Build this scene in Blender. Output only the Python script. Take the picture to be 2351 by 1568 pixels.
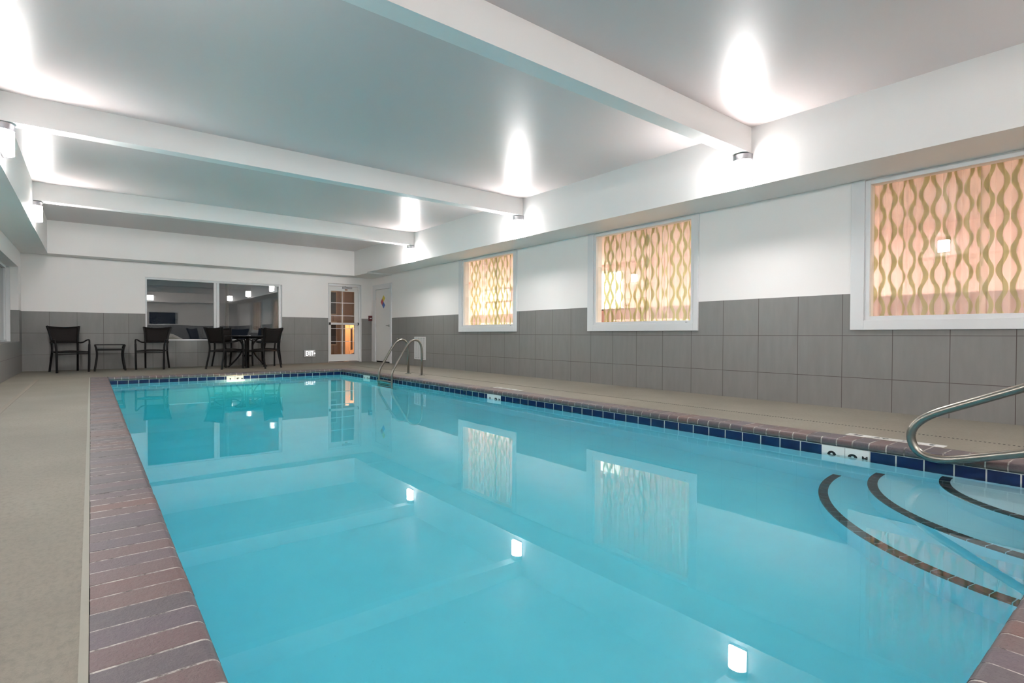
import bpy, bmesh, math, random
from mathutils import Vector, Matrix
random.seed(7)
for o in list(bpy.data.objects): bpy.data.objects.remove(o)
SC = bpy.context.scene
COL = SC.collection
PI = math.pi

# ------------------------------------------------------------------ camera
W_PX, H_PX = 2351, 1568
F_PX, CX, CY = 1217.1926, 1133.8619, 785.8553
YAW, PITCH, ROLL = 0.6503, -0.0136, 0.0036
def cam_axes():
    c, s = math.cos(YAW), math.sin(YAW)
    x = Vector((c, -s, 0)); z = Vector((0, 0, 1)); d = Vector((s, c, 0))
    cp, sp = math.cos(PITCH), math.sin(PITCH)
    d2 = d*cp + z*sp; z2 = z*cp - d*sp
    cr, sr = math.cos(ROLL), math.sin(ROLL)
    return x*cr + z2*sr, z2*cr - x*sr, d2
R_, U_, D_ = cam_axes()
cd = bpy.data.cameras.new('camera'); cam = bpy.data.objects.new('camera', cd); COL.objects.link(cam)
cd.sensor_width = 36; cd.lens = F_PX*36/W_PX; cd.clip_start = 0.02; cd.clip_end = 200
cd.shift_x = (W_PX/2 - CX)/W_PX; cd.shift_y = (CY - H_PX/2)/W_PX
m = Matrix.Identity(4)
for i in range(3):
    m[i][0] = R_[i]; m[i][1] = U_[i]; m[i][2] = -D_[i]
m[2][3] = 0.78
cam.matrix_world = m
SC.camera = cam

# ------------------------------------------------------------------ world, exposure
wd = bpy.data.worlds.new('night'); SC.world = wd; wd.use_nodes = True
wd.node_tree.nodes['Background'].inputs[0].default_value = (0.35, 0.45, 0.7, 1)
wd.node_tree.nodes['Background'].inputs[1].default_value = 0.012
SC.view_settings.view_transform = 'Standard'; SC.view_settings.look = 'None'
SC.view_settings.gamma = 1; SC.view_settings.use_curve_mapping = False
SC.view_settings.exposure = 0.98
SC.cycles.max_bounces = 14; SC.cycles.diffuse_bounces = 7; SC.cycles.glossy_bounces = 6
SC.cycles.transmission_bounces = 8; SC.cycles.transparent_max_bounces = 16
SC.cycles.sample_clamp_indirect = 10.0; SC.cycles.blur_glossy = 1.0
SC.cycles.use_denoising = True
LAMP_STRENGTH = 108.0
LAMP_BOTTOM = 430.0
POOL_LAMP = 150.0

# ------------------------------------------------------------------ dimensions
XR, XL, YB, YF = 6.529, -1.121, 14.48, -3.2
ZC, ZS = 3.084, 2.434            # ceiling, soffit underside
XS, XLS, YSF, YSN = 5.829, -0.69, 14.065, -2.8   # soffit faces
WATER = -0.122
PX0, PX1, PY0, PY1 = 0.235, 4.53, 0.29, 11.65   # pool walls
COPE, COPE_L = 0.222, 0.243

# ------------------------------------------------------------------ material helpers
class NT:
    def __init__(s, name):
        s.m = bpy.data.materials.new(name); s.m.use_nodes = True
        s.t = s.m.node_tree; s.n = s.t.nodes; s.l = s.t.links
        s.b = s.n['Principled BSDF']; s.out = s.n['Material Output']
    def node(s, ty, **kw):
        n = s.n.new(ty)
        for k, v in kw.items(): setattr(n, k, v)
        return n
    def link(s, a, b): s.l.new(a, b)
    def val(s, sock, v):
        if hasattr(v, 'is_output') or isinstance(v, bpy.types.NodeSocket): s.link(v, sock)
        else: sock.default_value = v
    def math(s, op, a, b=None, c=None):
        n = s.node('ShaderNodeMath', operation=op)
        s.val(n.inputs[0], a)
        if b is not None: s.val(n.inputs[1], b)
        if c is not None: s.val(n.inputs[2], c)
        return n.outputs[0]
    def pos(s):
        g = s.node('ShaderNodeNewGeometry'); x = s.node('ShaderNodeSeparateXYZ'); s.link(g.outputs['Position'], x.inputs[0])
        return g.outputs['Position'], x.outputs
    def noise(s, vec, scale, detail=4, rough=.55):
        n = s.node('ShaderNodeTexNoise'); s.link(vec, n.inputs['Vector'])
        n.inputs['Scale'].default_value = scale; n.inputs['Detail'].default_value = detail; n.inputs['Roughness'].default_value = rough
        return n.outputs['Fac']
    def scale(s, vec, v):
        n = s.node('ShaderNodeVectorMath', operation='MULTIPLY'); s.link(vec, n.inputs[0]); n.inputs[1].default_value = v
        return n.outputs[0]
    def ramp(s, fac, stops):
        n = s.node('ShaderNodeValToRGB'); s.link(fac, n.inputs[0])
        e = n.color_ramp.elements
        while len(e) < len(stops): e.new(0.5)
        for i, (p, c) in enumerate(stops):
            e[i].position = p; e[i].color = (*c, 1)
        return n.outputs[0]
    def mix(s, f, a, b):
        n = s.node('ShaderNodeMix', data_type='RGBA')
        s.val(n.inputs[0], f)
        for i, v in ((6, a), (7, b)):
            if isinstance(v, tuple): n.inputs[i].default_value = (*v, 1)
            else: s.link(v, n.inputs[i])
        return n.outputs[2]
    def bump(s, h, strength, dist=0.01):
        n = s.node('ShaderNodeBump'); s.link(h, n.inputs['Height'])
        n.inputs['Strength'].default_value = strength; n.inputs['Distance'].default_value = dist
        s.link(n.outputs[0], s.b.inputs['Normal']); return n
    def set(s, col=None, rough=None, metal=None, spec=None):
        if col is not None:
            if isinstance(col, tuple): s.b.inputs['Base Color'].default_value = (*col, 1)
            else: s.link(col, s.b.inputs['Base Color'])
        if rough is not None: s.val(s.b.inputs['Roughness'], rough)
        if metal is not None: s.b.inputs['Metallic'].default_value = metal
        if spec is not None: s.b.inputs['Specular IOR Level'].default_value = spec
        return s
    def line(s, coord, off, pitch, w):
        """1 on a joint line of width w repeating every pitch"""
        a = s.math('SUBTRACT', coord, off); a = s.math('DIVIDE', a, pitch)
        a = s.math('ADD', a, 0.5); a = s.math('FRACT', a); a = s.math('SUBTRACT', a, 0.5)
        a = s.math('ABSOLUTE', a); return s.math('LESS_THAN', a, w/2/pitch)

M = {}
def paint(name, col, rough, spec=.5, bump=.04, scale=90):
    t = NT(name); p, _ = t.pos()
    n = t.noise(p, 2.2, 3); c = t.mix(t.math('MULTIPLY', n, .25), col, tuple(x*.93 for x in col))
    t.set(c, rough, 0, spec); t.bump(t.noise(p, scale, 3), bump, .003); M[name] = t.m
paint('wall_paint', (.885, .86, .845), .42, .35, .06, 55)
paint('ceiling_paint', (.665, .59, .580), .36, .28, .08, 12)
paint('trim_paint', (.74, .75, .76), .35, .5, .02)
paint('door_paint', (.74, .745, .735), .4, .4, .03)
paint('lobby_wall_paint', (.84, .63, .57), .6, .3, .02)
paint('lobby_white', (.85, .80, .74), .6, .3, .02)
paint('red_plastic', (.13, .02, .025), .4)
paint('grey_plastic', (.60, .60, .60), .45)
paint('black_plastic', (.015, .015, .017), .4)

def tile_mat(name, axis, off, z_lines):
    t = NT(name); p, x = t.pos(); c = x[axis]
    L = t.line(c, off, .45646, .006)
    for z in z_lines:
        d = t.math('ABSOLUTE', t.math('SUBTRACT', x[2], z)); L = t.math('MAXIMUM', L, t.math('LESS_THAN', d, .003))
    n = t.noise(t.scale(p, (9, 9, 1.6)), 1.5, 6, .6)
    f = t.noise(p, 2.0, 2)
    tone = t.ramp(n, [(.25, (.192, .190, .185)), (.75, (.226, .223, .217))])
    tone = t.mix(t.math('MULTIPLY', f, .25), tone, (.25, .245, .23))
    t.set(t.mix(L, tone, (.075, .060, .055)), t.math('ADD', t.math('MULTIPLY', n, .1), .36), 0, .45)
    h = t.math('SUBTRACT', t.math('MULTIPLY', n, .3), t.math('MULTIPLY', L, 1.0)); t.bump(h, .25, .002)
    M[name] = t.m
tile_mat('wall_tile_side', 1, 12.8026, (.788, .3367))
tile_mat('wall_tile_end', 0, -.685, (.788, .3367))

def deck_mat():
    t = NT('deck'); p, x = t.pos()
    n1 = t.noise(p, 1.1, 3); n2 = t.noise(t.scale(p, (1, .55, 1)), 55, 6, .7); n3 = t.noise(p, 190, 2)
    c = t.ramp(n1, [(.3, (.182, .170, .140)), (.7, (.232, .213, .175))])
    c = t.mix(t.ramp(n2, [(.45, (0, 0, 0)), (.66, (.6, .6, .6))]), c, (.15, .14, .116))
    t.set(c, .62, 0, .35)
    h = t.math('ADD', t.math('MULTIPLY', n2, 1.0), t.math('MULTIPLY', n3, .3)); t.bump(h, .55, .006); M['deck'] = t.m
deck_mat()

def brick_mat(name, axis, off):
    t = NT(name); p, x = t.pos()
    idx = t.math('FLOOR', t.math('DIVIDE', t.math('SUBTRACT', x[axis], off), .1055))
    w = t.node('ShaderNodeTexWhiteNoise', noise_dimensions='1D'); t.link(idx, w.inputs['W'])
    c = t.ramp(w.outputs['Value'], [(0, (.082, .072, .082)), (.3, (.100, .084, .094)), (.55, (.130, .084, .080)), (.75, (.088, .080, .102)), (1, (.150, .078, .064))])
    n = t.noise(p, 38, 6, .7); n2 = t.noise(p, 160, 3, .6)
    c = t.mix(t.ramp(n, [(.45, (0, 0, 0)), (.8, (.45, .45, .45))]), c, (.19, .17, .165))
    c = t.mix(t.ramp(n2, [(.25, (.75, .75, .75)), (.45, (0, 0, 0))]), c, (.05, .042, .046))
    # lime and algae wear near the water line on the lower nose
    low = t.math('MULTIPLY', t.math('LESS_THAN', x[2], -.036), .65)
    c = t.mix(low, c, (.075, .092, .085))
    t.set(c, t.math('ADD', t.math('MULTIPLY', n, .25), .38), 0, .45); t.bump(t.math('ADD', n, t.math('MULTIPLY', n2, .4)), .45, .004); M[name] = t.m
brick_mat('brick_y', 1, 1.308); brick_mat('brick_x', 0, .337)
def mortar():
    t = NT('mortar'); p, x = t.pos(); n = t.noise(p, 16, 6, .75)
    t.set(t.ramp(n, [(.38, (.09, .085, .08)), (.56, (.46, .44, .41))]), .8, 0, .2); t.bump(n, .5, .004); M['mortar'] = t.m
mortar()

def band_mat(name, axis, off):
    t = NT(name); p, x = t.pos()
    L = t.line(x[axis], off, .1585, .008)
    below = t.math('LESS_THAN', x[2], -.208)
    edge = t.math('MULTIPLY', t.math('GREATER_THAN', x[2], -.0635), 1)
    n = t.noise(p, 9, 3)
    blue = t.ramp(n, [(.3, (.0045, .011, .055)), (.7, (.007, .019, .085))])
    c = t.mix(t.math('MAXIMUM', L, edge), blue, (.55, .55, .53))
    pl = t.noise(p, 3.5, 4); plaster = t.ramp(pl, [(.3, (.60, .83, .93)), (.7, (.66, .87, .96))])
    c = t.mix(below, c, plaster)
    r = t.mix(below, (.12, .12, .12), (.7, .7, .7))
    t.set(c, r, 0, .5); M[name] = t.m
band_mat('pool_band_y', 1, 1.252); band_mat('pool_band_x', 0, .540)
def plaster():
    t = NT('plaster'); p, x = t.pos(); n = t.noise(p, 3.5, 4); k = t.noise(p, 45, 2, .5)
    c = t.ramp(n, [(.3, (.60, .83, .93)), (.7, (.66, .87, .96))])
    c = t.mix(t.ramp(k, [(.18, (.3, .3, .3)), (.24, (0, 0, 0))]), c, (.25, .40, .44))
    t.set(c, .7, 0, .3); M['plaster'] = t.m
plaster()
def nosing():
    t = NT('nosing'); t.set((.035, .036, .038), .25, 0, .5); M['nosing'] = t.m
nosing()
def simple(name, col, rough, metal=0, spec=.5):
    t = NT(name); p, x = t.pos(); n = t.noise(p, 25, 3)
    t.set(t.mix(t.math('MULTIPLY', n, .3), col, tuple(c*.8 for c in col)), rough, metal, spec); M[name] = t.m
simple('marker_white', (.78, .79, .77), .25); simple('ink_black', (.01, .01, .012), .3)
simple('frame_black', (.006, .0057, .006), .5, 0, .2)
simple('chrome', (.62, .62, .60), .18, 1); simple('cap_metal', (.42, .41, .43), .35, 1)
simple('joint_sand', (.235, .205, .17), .8); simple('vent_white', (.72, .72, .72), .4)
simple('dark_gap', (.01, .01, .01), .9); simple('caulk', (.29, .285, .245), .7)
simple('yellow', (.72, .60, .06), .4); simple('blue', (.03, .12, .45), .4); simple('red', (.38, .05, .06), .4); simple('white', (.78, .78, .78), .4)
simple('brass', (.35, .14, .06), .4, .8)
simple('lobby_brown', (.17, .075, .055), .4); simple('lobby_floor', (.30, .20, .15), .4); simple('silver_paint', (.42, .42, .43), .3, .5)
simple('car_dark', (.015, .015, .017), .3); simple('headlamp', (.75, .78, .8), .1, .6); simple('tail_red', (.3, .02, .02), .3)
simple('timber_white', (.75, .62, .50), .6); simple('roof_trim', (.5, .47, .42), .6)
def steel():
    t = NT('steel'); p, x = t.pos(); n = t.noise(p, 70, 6, .7); k = t.noise(p, 300, 3)
    t.set(t.mix(n, (.34, .33, .305), (.25, .235, .20)), t.math('ADD', t.math('MULTIPLY', k, .10), .27), 1, .5); M['steel'] = t.m
steel()
def weave():
    t = NT('weave'); tc = t.node('ShaderNodeTexCoord'); s = t.node('ShaderNodeSeparateXYZ'); t.link(tc.outputs['Object'], s.inputs[0])
    a = t.math('SINE', t.math('MULTIPLY', s.outputs[0], 2*PI/.014)); b = t.math('SINE', t.math('MULTIPLY', t.math('ADD', s.outputs[2], s.outputs[1]), 2*PI/.014))
    w = t.math('MULTIPLY', a, b); c = t.ramp(t.math('ADD', t.math('MULTIPLY', w, .5), .5), [(.2, (.004, .0035, .0035)), (.8, (.017, .013, .0115))])
    t.set(c, .6, 0, .2); t.bump(w, .5, .003); M['weave'] = t.m
weave()
def tabletop():
    t = NT('table_glass'); t.set((.02, .02, .022), .08, 0, .6); M['table_glass'] = t.m
tabletop()
def emis(name, col, st):
    t = NT(name); e = t.node('ShaderNodeEmission'); e.inputs[0].default_value = (*col, 1); e.inputs[1].default_value = st
    t.link(e.outputs[0], t.out.inputs[0]); M[name] = t.m
def lens_mat():
    t = NT('lamp_lens'); tc = t.node('ShaderNodeTexCoord'); s = t.node('ShaderNodeSeparateXYZ'); t.link(tc.outputs['Object'], s.inputs[0])
    r = t.math('SINE', t.math('MULTIPLY', s.outputs[0], 2*PI/.02))
    e = t.node('ShaderNodeEmission'); e.inputs[0].default_value = (1, .955, .94, 1)
    t.link(t.math('MULTIPLY', t.math('ADD', 1, t.math('MULTIPLY', r, .2)), LAMP_STRENGTH), e.inputs[1])
    t.link(e.outputs[0], t.out.inputs[0]); M['lamp_lens'] = t.m
lens_mat()
emis('lamp_bottom', (1, .955, .94), LAMP_BOTTOM); emis('pool_lens', (1, .64, .38), POOL_LAMP); emis('exit_glow', (1, 1, 1), .9)
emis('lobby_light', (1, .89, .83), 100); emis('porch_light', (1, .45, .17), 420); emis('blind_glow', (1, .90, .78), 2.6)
emis('street_light', (1, .9, .8), 90)
def glass_pane(name, ior, tint=(1, 1, 1)):
    t = NT(name); lw = t.node('ShaderNodeLayerWeight'); lw.inputs[0].default_value = .5
    f0 = ((ior-1)/(ior+1))**2; f = t.math('ADD', f0, t.math('MULTIPLY', t.math('POWER', lw.outputs['Facing'], 5.0), 1-f0))
    a = t.node('ShaderNodeBsdfTransparent'); a.inputs[0].default_value = (*tint, 1)
    g = t.node('ShaderNodeBsdfGlossy'); g.inputs['Roughness'].default_value = 0.0
    p, x = t.pos(); nz = t.noise(p, .9, 1); b = t.node('ShaderNodeBump'); t.link(nz, b.inputs['Height']); b.inputs['Strength'].default_value = .05; b.inputs['Distance'].default_value = .02
    t.link(b.outputs[0], g.inputs['Normal'])
    mx = t.node('ShaderNodeMixShader'); t.link(f, mx.inputs[0]); t.link(a.outputs[0], mx.inputs[1]); t.link(g.outputs[0], mx.inputs[2])
    t.link(mx.outputs[0], t.out.inputs[0]); M[name] = t.m
glass_pane('glass', 1.66, (.97, .98, .97))
def water():
    t = NT('water'); g = t.node('ShaderNodeBsdfGlass'); g.inputs['IOR'].default_value = 1.333; g.inputs['Roughness'].default_value = 0.0
    p, x = t.pos(); n = t.noise(t.scale(p, (1, 1, 0)), 1.3, 2); b = t.node('ShaderNodeBump'); t.link(n, b.inputs['Height'])
    b.inputs['Strength'].default_value = .12; b.inputs['Distance'].default_value = .004; t.link(b.outputs[0], g.inputs['Normal'])
    t.link(g.outputs[0], t.out.inputs['Surface'])
    v = t.node('ShaderNodeVolumeAbsorption'); v.inputs['Color'].default_value = (.07, .95, .998, 1); v.inputs['Density'].default_value = .62
    t.link(v.outputs[0], t.out.inputs['Volume']); M['water'] = t.m
water()
def curtain():
    t = NT('curtain'); uv = t.node('ShaderNodeUVMap'); s = t.node('ShaderNodeSeparateXYZ'); t.link(uv.outputs[0], s.inputs[0])
    u, v = s.outputs[0], s.outputs[1]      # u: cloth width in m, v: height in m
    pitch = .115
    k = t.math('DIVIDE', u, pitch); i = t.math('FLOOR', k); fr = t.math('SUBTRACT', t.math('FRACT', k), .5)
    par = t.math('MODULO', i, 2.0)        # neighbouring bands are out of phase
    ph = t.math('MULTIPLY', par, PI)
    sw = t.math('SINE', t.math('ADD', t.math('MULTIPLY', v, 2*PI/.33), ph))
    d = t.math('ABSOLUTE', t.math('SUBTRACT', fr, t.math('MULTIPLY', sw, .235)))
    band = t.math('LESS_THAN', d, .20)
    tr = t.node('ShaderNodeBsdfTransparent'); tr.inputs[0].default_value = (1, .97, .93, 1)
    tl = t.node('ShaderNodeBsdfTranslucent'); tl.inputs[0].default_value = (.92, .84, .80, 1)
    df = t.node('ShaderNodeBsdfDiffuse'); df.inputs[0].default_value = (.80, .74, .70, 1)
    m1 = t.node('ShaderNodeMixShader'); m1.inputs[0].default_value = .35; t.link(tl.outputs[0], m1.inputs[1]); t.link(df.outputs[0], m1.inputs[2])
    sheer = t.node('ShaderNodeMixShader'); sheer.inputs[0].default_value = .42; t.link(tr.outputs[0], sheer.inputs[1]); t.link(m1.outputs[0], sheer.inputs[2])
    tl2 = t.node('ShaderNodeBsdfTranslucent'); tl2.inputs[0].default_value = (.50, .52, .28, 1)
    df2 = t.node('ShaderNodeBsdfDiffuse'); df2.inputs[0].default_value = (.36, .37, .20, 1)
    tr2 = t.node('ShaderNodeBsdfTransparent'); tr2.inputs[0].default_value = (.42, .44, .22, 1)
    m2 = t.node('ShaderNodeMixShader'); m2.inputs[0].default_value = .45; t.link(tl2.outputs[0], m2.inputs[1]); t.link(df2.outputs[0], m2.inputs[2])
    m3 = t.node('ShaderNodeMixShader'); m3.inputs[0].default_value = .70; t.link(tr2.outputs[0], m3.inputs[1]); t.link(m2.outputs[0], m3.inputs[2])
    mm = t.node('ShaderNodeMixShader'); t.link(band, mm.inputs[0]); t.link(sheer.outputs[0], mm.inputs[1]); t.link(m3.outputs[0], mm.inputs[2])
    t.link(mm.outputs[0], t.out.inputs[0]); M['curtain'] = t.m
curtain()
def outdoors():
    t = NT('mulch'); p, x = t.pos(); n = t.noise(p, 14, 6, .75)
    t.set(t.ramp(n, [(.35, (.03, .022, .015)), (.7, (.22, .18, .12))]), .9); t.bump(n, 1, .05); M['mulch'] = t.m
    t = NT('siding'); p, x = t.pos(); L = t.line(x[0], .1, .42, .05)
    t.set(t.mix(L, (.32, .27, .24), (.20, .165, .15)), .7); M['siding'] = t.m
    t = NT('asphalt'); p, x = t.pos(); n = t.noise(p, 50, 4); t.set(t.mix(n, (.03, .03, .03), (.06, .06, .06)), .9); M['asphalt'] = t.m
outdoors()

# ------------------------------------------------------------------ mesh helpers
class MB:
    def __init__(s): s.v = []; s.f = []; s.mi = []; s.sm = []; s.uv = None
    def add(s, vs, fs, mi=0, smooth=False):
        b = len(s.v); s.v += [tuple(v) for v in vs]
        for f in fs: s.f.append([b+i for i in f]); s.mi.append(mi); s.sm.append(smooth)
        return s
    def box(s, x0, x1, y0, y1, z0, z1, mi=0):
        vs = [(x, y, z) for z in (z0, z1) for y in (y0, y1) for x in (x0, x1)]
        return s.add(vs, [(0, 2, 3, 1), (4, 5, 7, 6), (0, 1, 5, 4), (2, 6, 7, 3), (0, 4, 6, 2), (1, 3, 7, 5)], mi)
    def tube(s, path, r, seg=12, mi=0, closed=False, square=False, ry=None):
        P = [Vector(p) for p in path]; n = len(P); rings = []
        up = None
        for i, p in enumerate(P):
            if closed: t = (P[(i+1) % n] - P[i-1])
            else: t = P[min(i+1, n-1)] - P[max(i-1, 0)]
            t.normalize()
            if up is None:
                up = Vector((0, 0, 1)) if abs(t.z) < .9 else Vector((0, 1, 0))
            a = t.cross(up).normalized(); b = a.cross(t).normalized(); up = b
            rr = r[i] if isinstance(r, (list, tuple)) else r
            r2 = ry if ry is not None else rr
            ring = []
            for k in range(seg):
                an = 2*PI*(k+.5)/seg; ca, sa = math.cos(an), math.sin(an)
                if square:
                    q = (abs(ca)**6+abs(sa)**6)**(1/6); ca /= q; sa /= q
                ring.append(p + a*ca*rr + b*sa*r2)
            rings.append(ring)
        vs = [v for rg in rings for v in rg]; fs = []
        m_ = n if closed else n-1
        for i in range(m_):
            j = (i+1) % n
            for k in range(seg):
                l = (k+1) % seg; fs.append((i*seg+k, i*seg+l, j*seg+l, j*seg+k))
        if not closed: fs += [tuple(range(seg))[::-1], tuple(range((n-1)*seg, n*seg))]
        return s.add(vs, fs, mi, not square)
    def prism(s, poly, axis, a, b, mi=0, smooth=False):
        """extrude a 2D polygon along axis from a to b"""
        def P(u, v, w):
            return {'x': (w, u, v), 'y': (u, w, v), 'z': (u, v, w)}[axis]
        n = len(poly)
        vs = [P(u, v, a) for u, v in poly] + [P(u, v, b) for u, v in poly]
        s.add(vs, [tuple(range(n))[::-1], tuple(range(n, 2*n))], mi)
        return s.add(vs, [(i, (i+1) % n, n+(i+1) % n, n+i) for i in range(n)], mi, smooth)
    def lathe(s, prof, c=(0, 0, 0), seg=24, mi=0, axis='z'):
        vs = []; fs = []
        for r, h in prof:
            for k in range(seg):
                a = 2*PI*k/seg; u, v = r*math.cos(a), r*math.sin(a)
                q = {'z': (u, v, h), 'y': (u, h, v), 'x': (h, u, v)}[axis]
                vs.append((c[0]+q[0], c[1]+q[1], c[2]+q[2]))
        for i in range(len(prof)-1):
            for k in range(seg):
                l = (k+1) % seg; fs.append((i*seg+k, i*seg+l, (i+1)*seg+l, (i+1)*seg+k))
        fs += [tuple(range(seg))[::-1], tuple(range((len(prof)-1)*seg, len(prof)*seg))]
        return s.add(vs, fs, mi, True)
    def build(s, name, mats, parent=None, bevel=0, loc=None):
        me = bpy.data.meshes.new(name); me.from_pydata(s.v, [], s.f)
        for mm in (mats if isinstance(mats, (list, tuple)) else [mats]): me.materials.append(M[mm])
        for p, i, sm in zip(me.polygons, s.mi, s.sm): p.material_index = i; p.use_smooth = sm
        if s.uv:
            ul = me.uv_layers.new(name='UVMap')
            for lp in me.loops: ul.data[lp.index].uv = s.uv[lp.vertex_index]
        bm = bmesh.new(); bm.from_mesh(me); bmesh.ops.recalc_face_normals(bm, faces=bm.faces)
        if bevel:
            es = [e for e in bm.edges if len(e.link_faces) == 2 and e.calc_face_angle(0) > .6]
            bmesh.ops.bevel(bm, geom=es, offset=bevel, segments=2, affect='EDGES', profile=.6)
        bm.to_mesh(me); bm.free(); me.update()
        o = bpy.data.objects.new(name, me); COL.objects.link(o)
        if parent: o.parent = parent
        if loc: o.location = loc
        return o
def tag(o, label=None, cat=None, group=None, kind=None):
    for k, v in (('label', label), ('category', cat), ('group', group), ('kind', kind)):
        if v: o[k] = v
    return o
def empty(name, loc, rz=0):
    o = bpy.data.objects.new(name, None); COL.objects.link(o); o.location = loc; o.rotation_euler = (0, 0, rz); o.empty_display_size = .1
    return o
def struct(mb, name, mats, parent=None, **k):
    o = mb.build(name, mats, parent, **k)
    if not parent: o['kind'] = 'structure'
    return o
def box(*a, mi=0): return MB().box(*a, mi=mi)
def copy_tree(o, parent=None):
    c = o.copy(); COL.objects.link(c); c.parent = parent
    for ch in o.children: copy_tree(ch, c)
    return c
def text(body, size, mat, name, parent, M4, depth=.0015, bold=.0, squeeze=1.0):
    cu = bpy.data.curves.new(name, 'FONT'); cu.body = body; cu.size = size; cu.extrude = depth; cu.offset = bold
    cu.align_x = 'CENTER'; cu.align_y = 'CENTER'
    tmp = bpy.data.objects.new(name, cu); COL.objects.link(tmp)
    dg = bpy.context.evaluated_depsgraph_get(); me = bpy.data.meshes.new_from_object(tmp.evaluated_get(dg))
    bpy.data.objects.remove(tmp)
    for v in me.vertices: v.co = M4 @ Vector((v.co.x*squeeze, v.co.y, v.co.z))
    me.materials.clear(); me.materials.append(M[mat])
    o = bpy.data.objects.new(name, me); COL.objects.link(o); o.parent = parent
    return o
def frame4(o, X, Y, Z):
    m_ = Matrix.Identity(4)
    for i in range(3): m_[i][0], m_[i][1], m_[i][2], m_[i][3] = X[i], Y[i], Z[i], o[i]
    return m_
def panel(axis, w0, w1, u0, u1, v0, v1, holes):
    """wall slab: thickness w0..w1 along axis, u horizontal, v vertical, rectangular holes"""
    us = sorted({u0, u1, *[h[0] for h in holes], *[h[1] for h in holes]}); vs = sorted({v0, v1, *[h[2] for h in holes], *[h[3] for h in holes]})
    us = [u for u in us if u0 <= u <= u1]; vs = [v for v in vs if v0 <= v <= v1]
    mb = MB(); solid = {}
    for i in range(len(us)-1):
        for j in range(len(vs)-1):
            cu, cv = (us[i]+us[i+1])/2, (vs[j]+vs[j+1])/2
            solid[i, j] = not any(h[0] < cu < h[1] and h[2] < cv < h[3] for h in holes)
    def P(w, u, v): return (w, u, v) if axis == 'x' else (u, w, v)
    for (i, j), s_ in solid.items():
        if not s_: continue
        a, b, c, d = us[i], us[i+1], vs[j], vs[j+1]
        for w in (w0, w1): mb.add([P(w, a, c), P(w, b, c), P(w, b, d), P(w, a, d)], [(0, 1, 2, 3)])
        for (di, dj, q) in ((-1, 0, ((a, c), (a, d))), (1, 0, ((b, c), (b, d))), (0, -1, ((a, c), (b, c))), (0, 1, ((a, d), (b, d)))):
            if not solid.get((i+di, j+dj), False):
                (p, r), (q2, r2) = q; mb.add([P(w0, p, r), P(w1, p, r), P(w1, q2, r2), P(w0, q2, r2)], [(0, 1, 2, 3)])
    bm = bmesh.new(); vv = [bm.verts.new(v) for v in mb.v]
    for f in mb.f: bm.faces.new([vv[i] for i in f])
    bmesh.ops.remove_doubles(bm, verts=bm.verts, dist=1e-5)
    out = MB(); bm.verts.index_update()
    out.add([v.co[:] for v in bm.verts], [[v.index for v in f.verts] for f in bm.faces]); bm.free()
    return out

# ================================================================== THE ROOM
WIN_R = [(7.96, 9.70, .985, 2.385), (4.13, 5.86, .985, 2.385), (.33, 2.065, .985, 2.385)]   # clear openings in the right wall
DOOR_S = (13.265, 14.19, 0, 2.07)
# --- floor / deck slab around the pool
ox0, ox1, oy0, oy1 = PX0-COPE_L+.003, PX1+COPE-.003, PY0-COPE+.003, PY1+COPE-.003
dk = MB()
dk.box(XL-.25, ox0-.022, YF-.2, YB+.1, -.35, 0); dk.box(ox1, XR+.2, YF-.2, YB+.1, -.35, 0)
dk.box(ox0-.022, ox1, oy1, YB+.1, -.35, 0); dk.box(ox0-.022, ox1, YF-.2, oy0, -.35, 0)
floor = struct(dk, 'floor', 'deck')
struct(MB().box(ox0-.022, ox0-.003, oy0, oy1, -.35, .0015), 'trim_1', 'caulk'); struct(MB().box(ox0-.003, ox0+.0, oy0, oy1, -.35, -.004), 'trim_5', 'dark_gap')
# sawn joints, drains
j = MB()
j.box(-.745, -.70, .5, 12.0, -.002, .0025)
struct(j, 'trim_2', 'joint_sand')
j = MB(); y = -.6
while y < 13.0:
    j.box(5.262, 5.280, y, y+.012, -.004, .001); y += .026
struct(j, 'trim_3', 'dark_gap')
j = MB(); j.box(5.30, 5.306, 11.9, 14.4, -.004, .0008); j.box(5.3, 6.5, 12.95, 12.956, -.004, .0008); j.box(-.7, .0, 11.99, 11.996, -.004, .0008)
j.box(ox1+.5, 6.5, 8.6, 8.605, -.004, .0006)
struct(j, 'trim_4', 'caulk')

# --- walls
wr = struct(panel('x', XR+.008, XR+.15, YF, YB+.15, 0, ZC, [(a-.0, b+.0, c, d) for a, b, c, d in WIN_R]+[DOOR_S]), 'wall_right', 'wall_paint')
panel('x', XR, XR+.008, YF, YB, 0, 1.239, [(a-.10, b+.10, c-.09, 9) for a, b, c, d in WIN_R]+[(13.17, YB, -1, 9)]).build('tile_wainscot', 'wall_tile_side', wr)
WB = (1.0, 4.015, .635, 2.08); DB = (5.245, 6.215, 0, 2.205)
wb = struct(panel('y', YB+.008, YB+.16, XL-.3, XR+.15, 0, ZC, [WB, DB]), 'wall_back', 'wall_paint')
panel('y', YB, YB+.008, XL, XR, 0, 1.239, [(WB[0], WB[1], .63, 9), (DB[0], DB[1], -1, 9)]).build('tile_wainscot', 'wall_tile_end', wb)
WL = (10.6, 14.04, .612, 2.094)
wl = struct(panel('x', XL-.32, XL-.008, YF, YB, 0, ZC, [WL]), 'wall_left', 'wall_paint')
panel('x', XL-.008, XL, YF, YB, 0, 1.239, [(WL[0], WL[1], WL[2], 9)]).build('tile_wainscot', 'wall_tile_side', wl)
rv = MB(); rv.box(XL-.18, XL, WL[1]-.008, WL[1], WL[2], 1.239); rv.box(XL-.18, XL, WL[0], WL[1]-.008, WL[2]-.0, WL[2]+.008)
rv.build('tile_reveal', 'wall_tile_side', wl)
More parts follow.
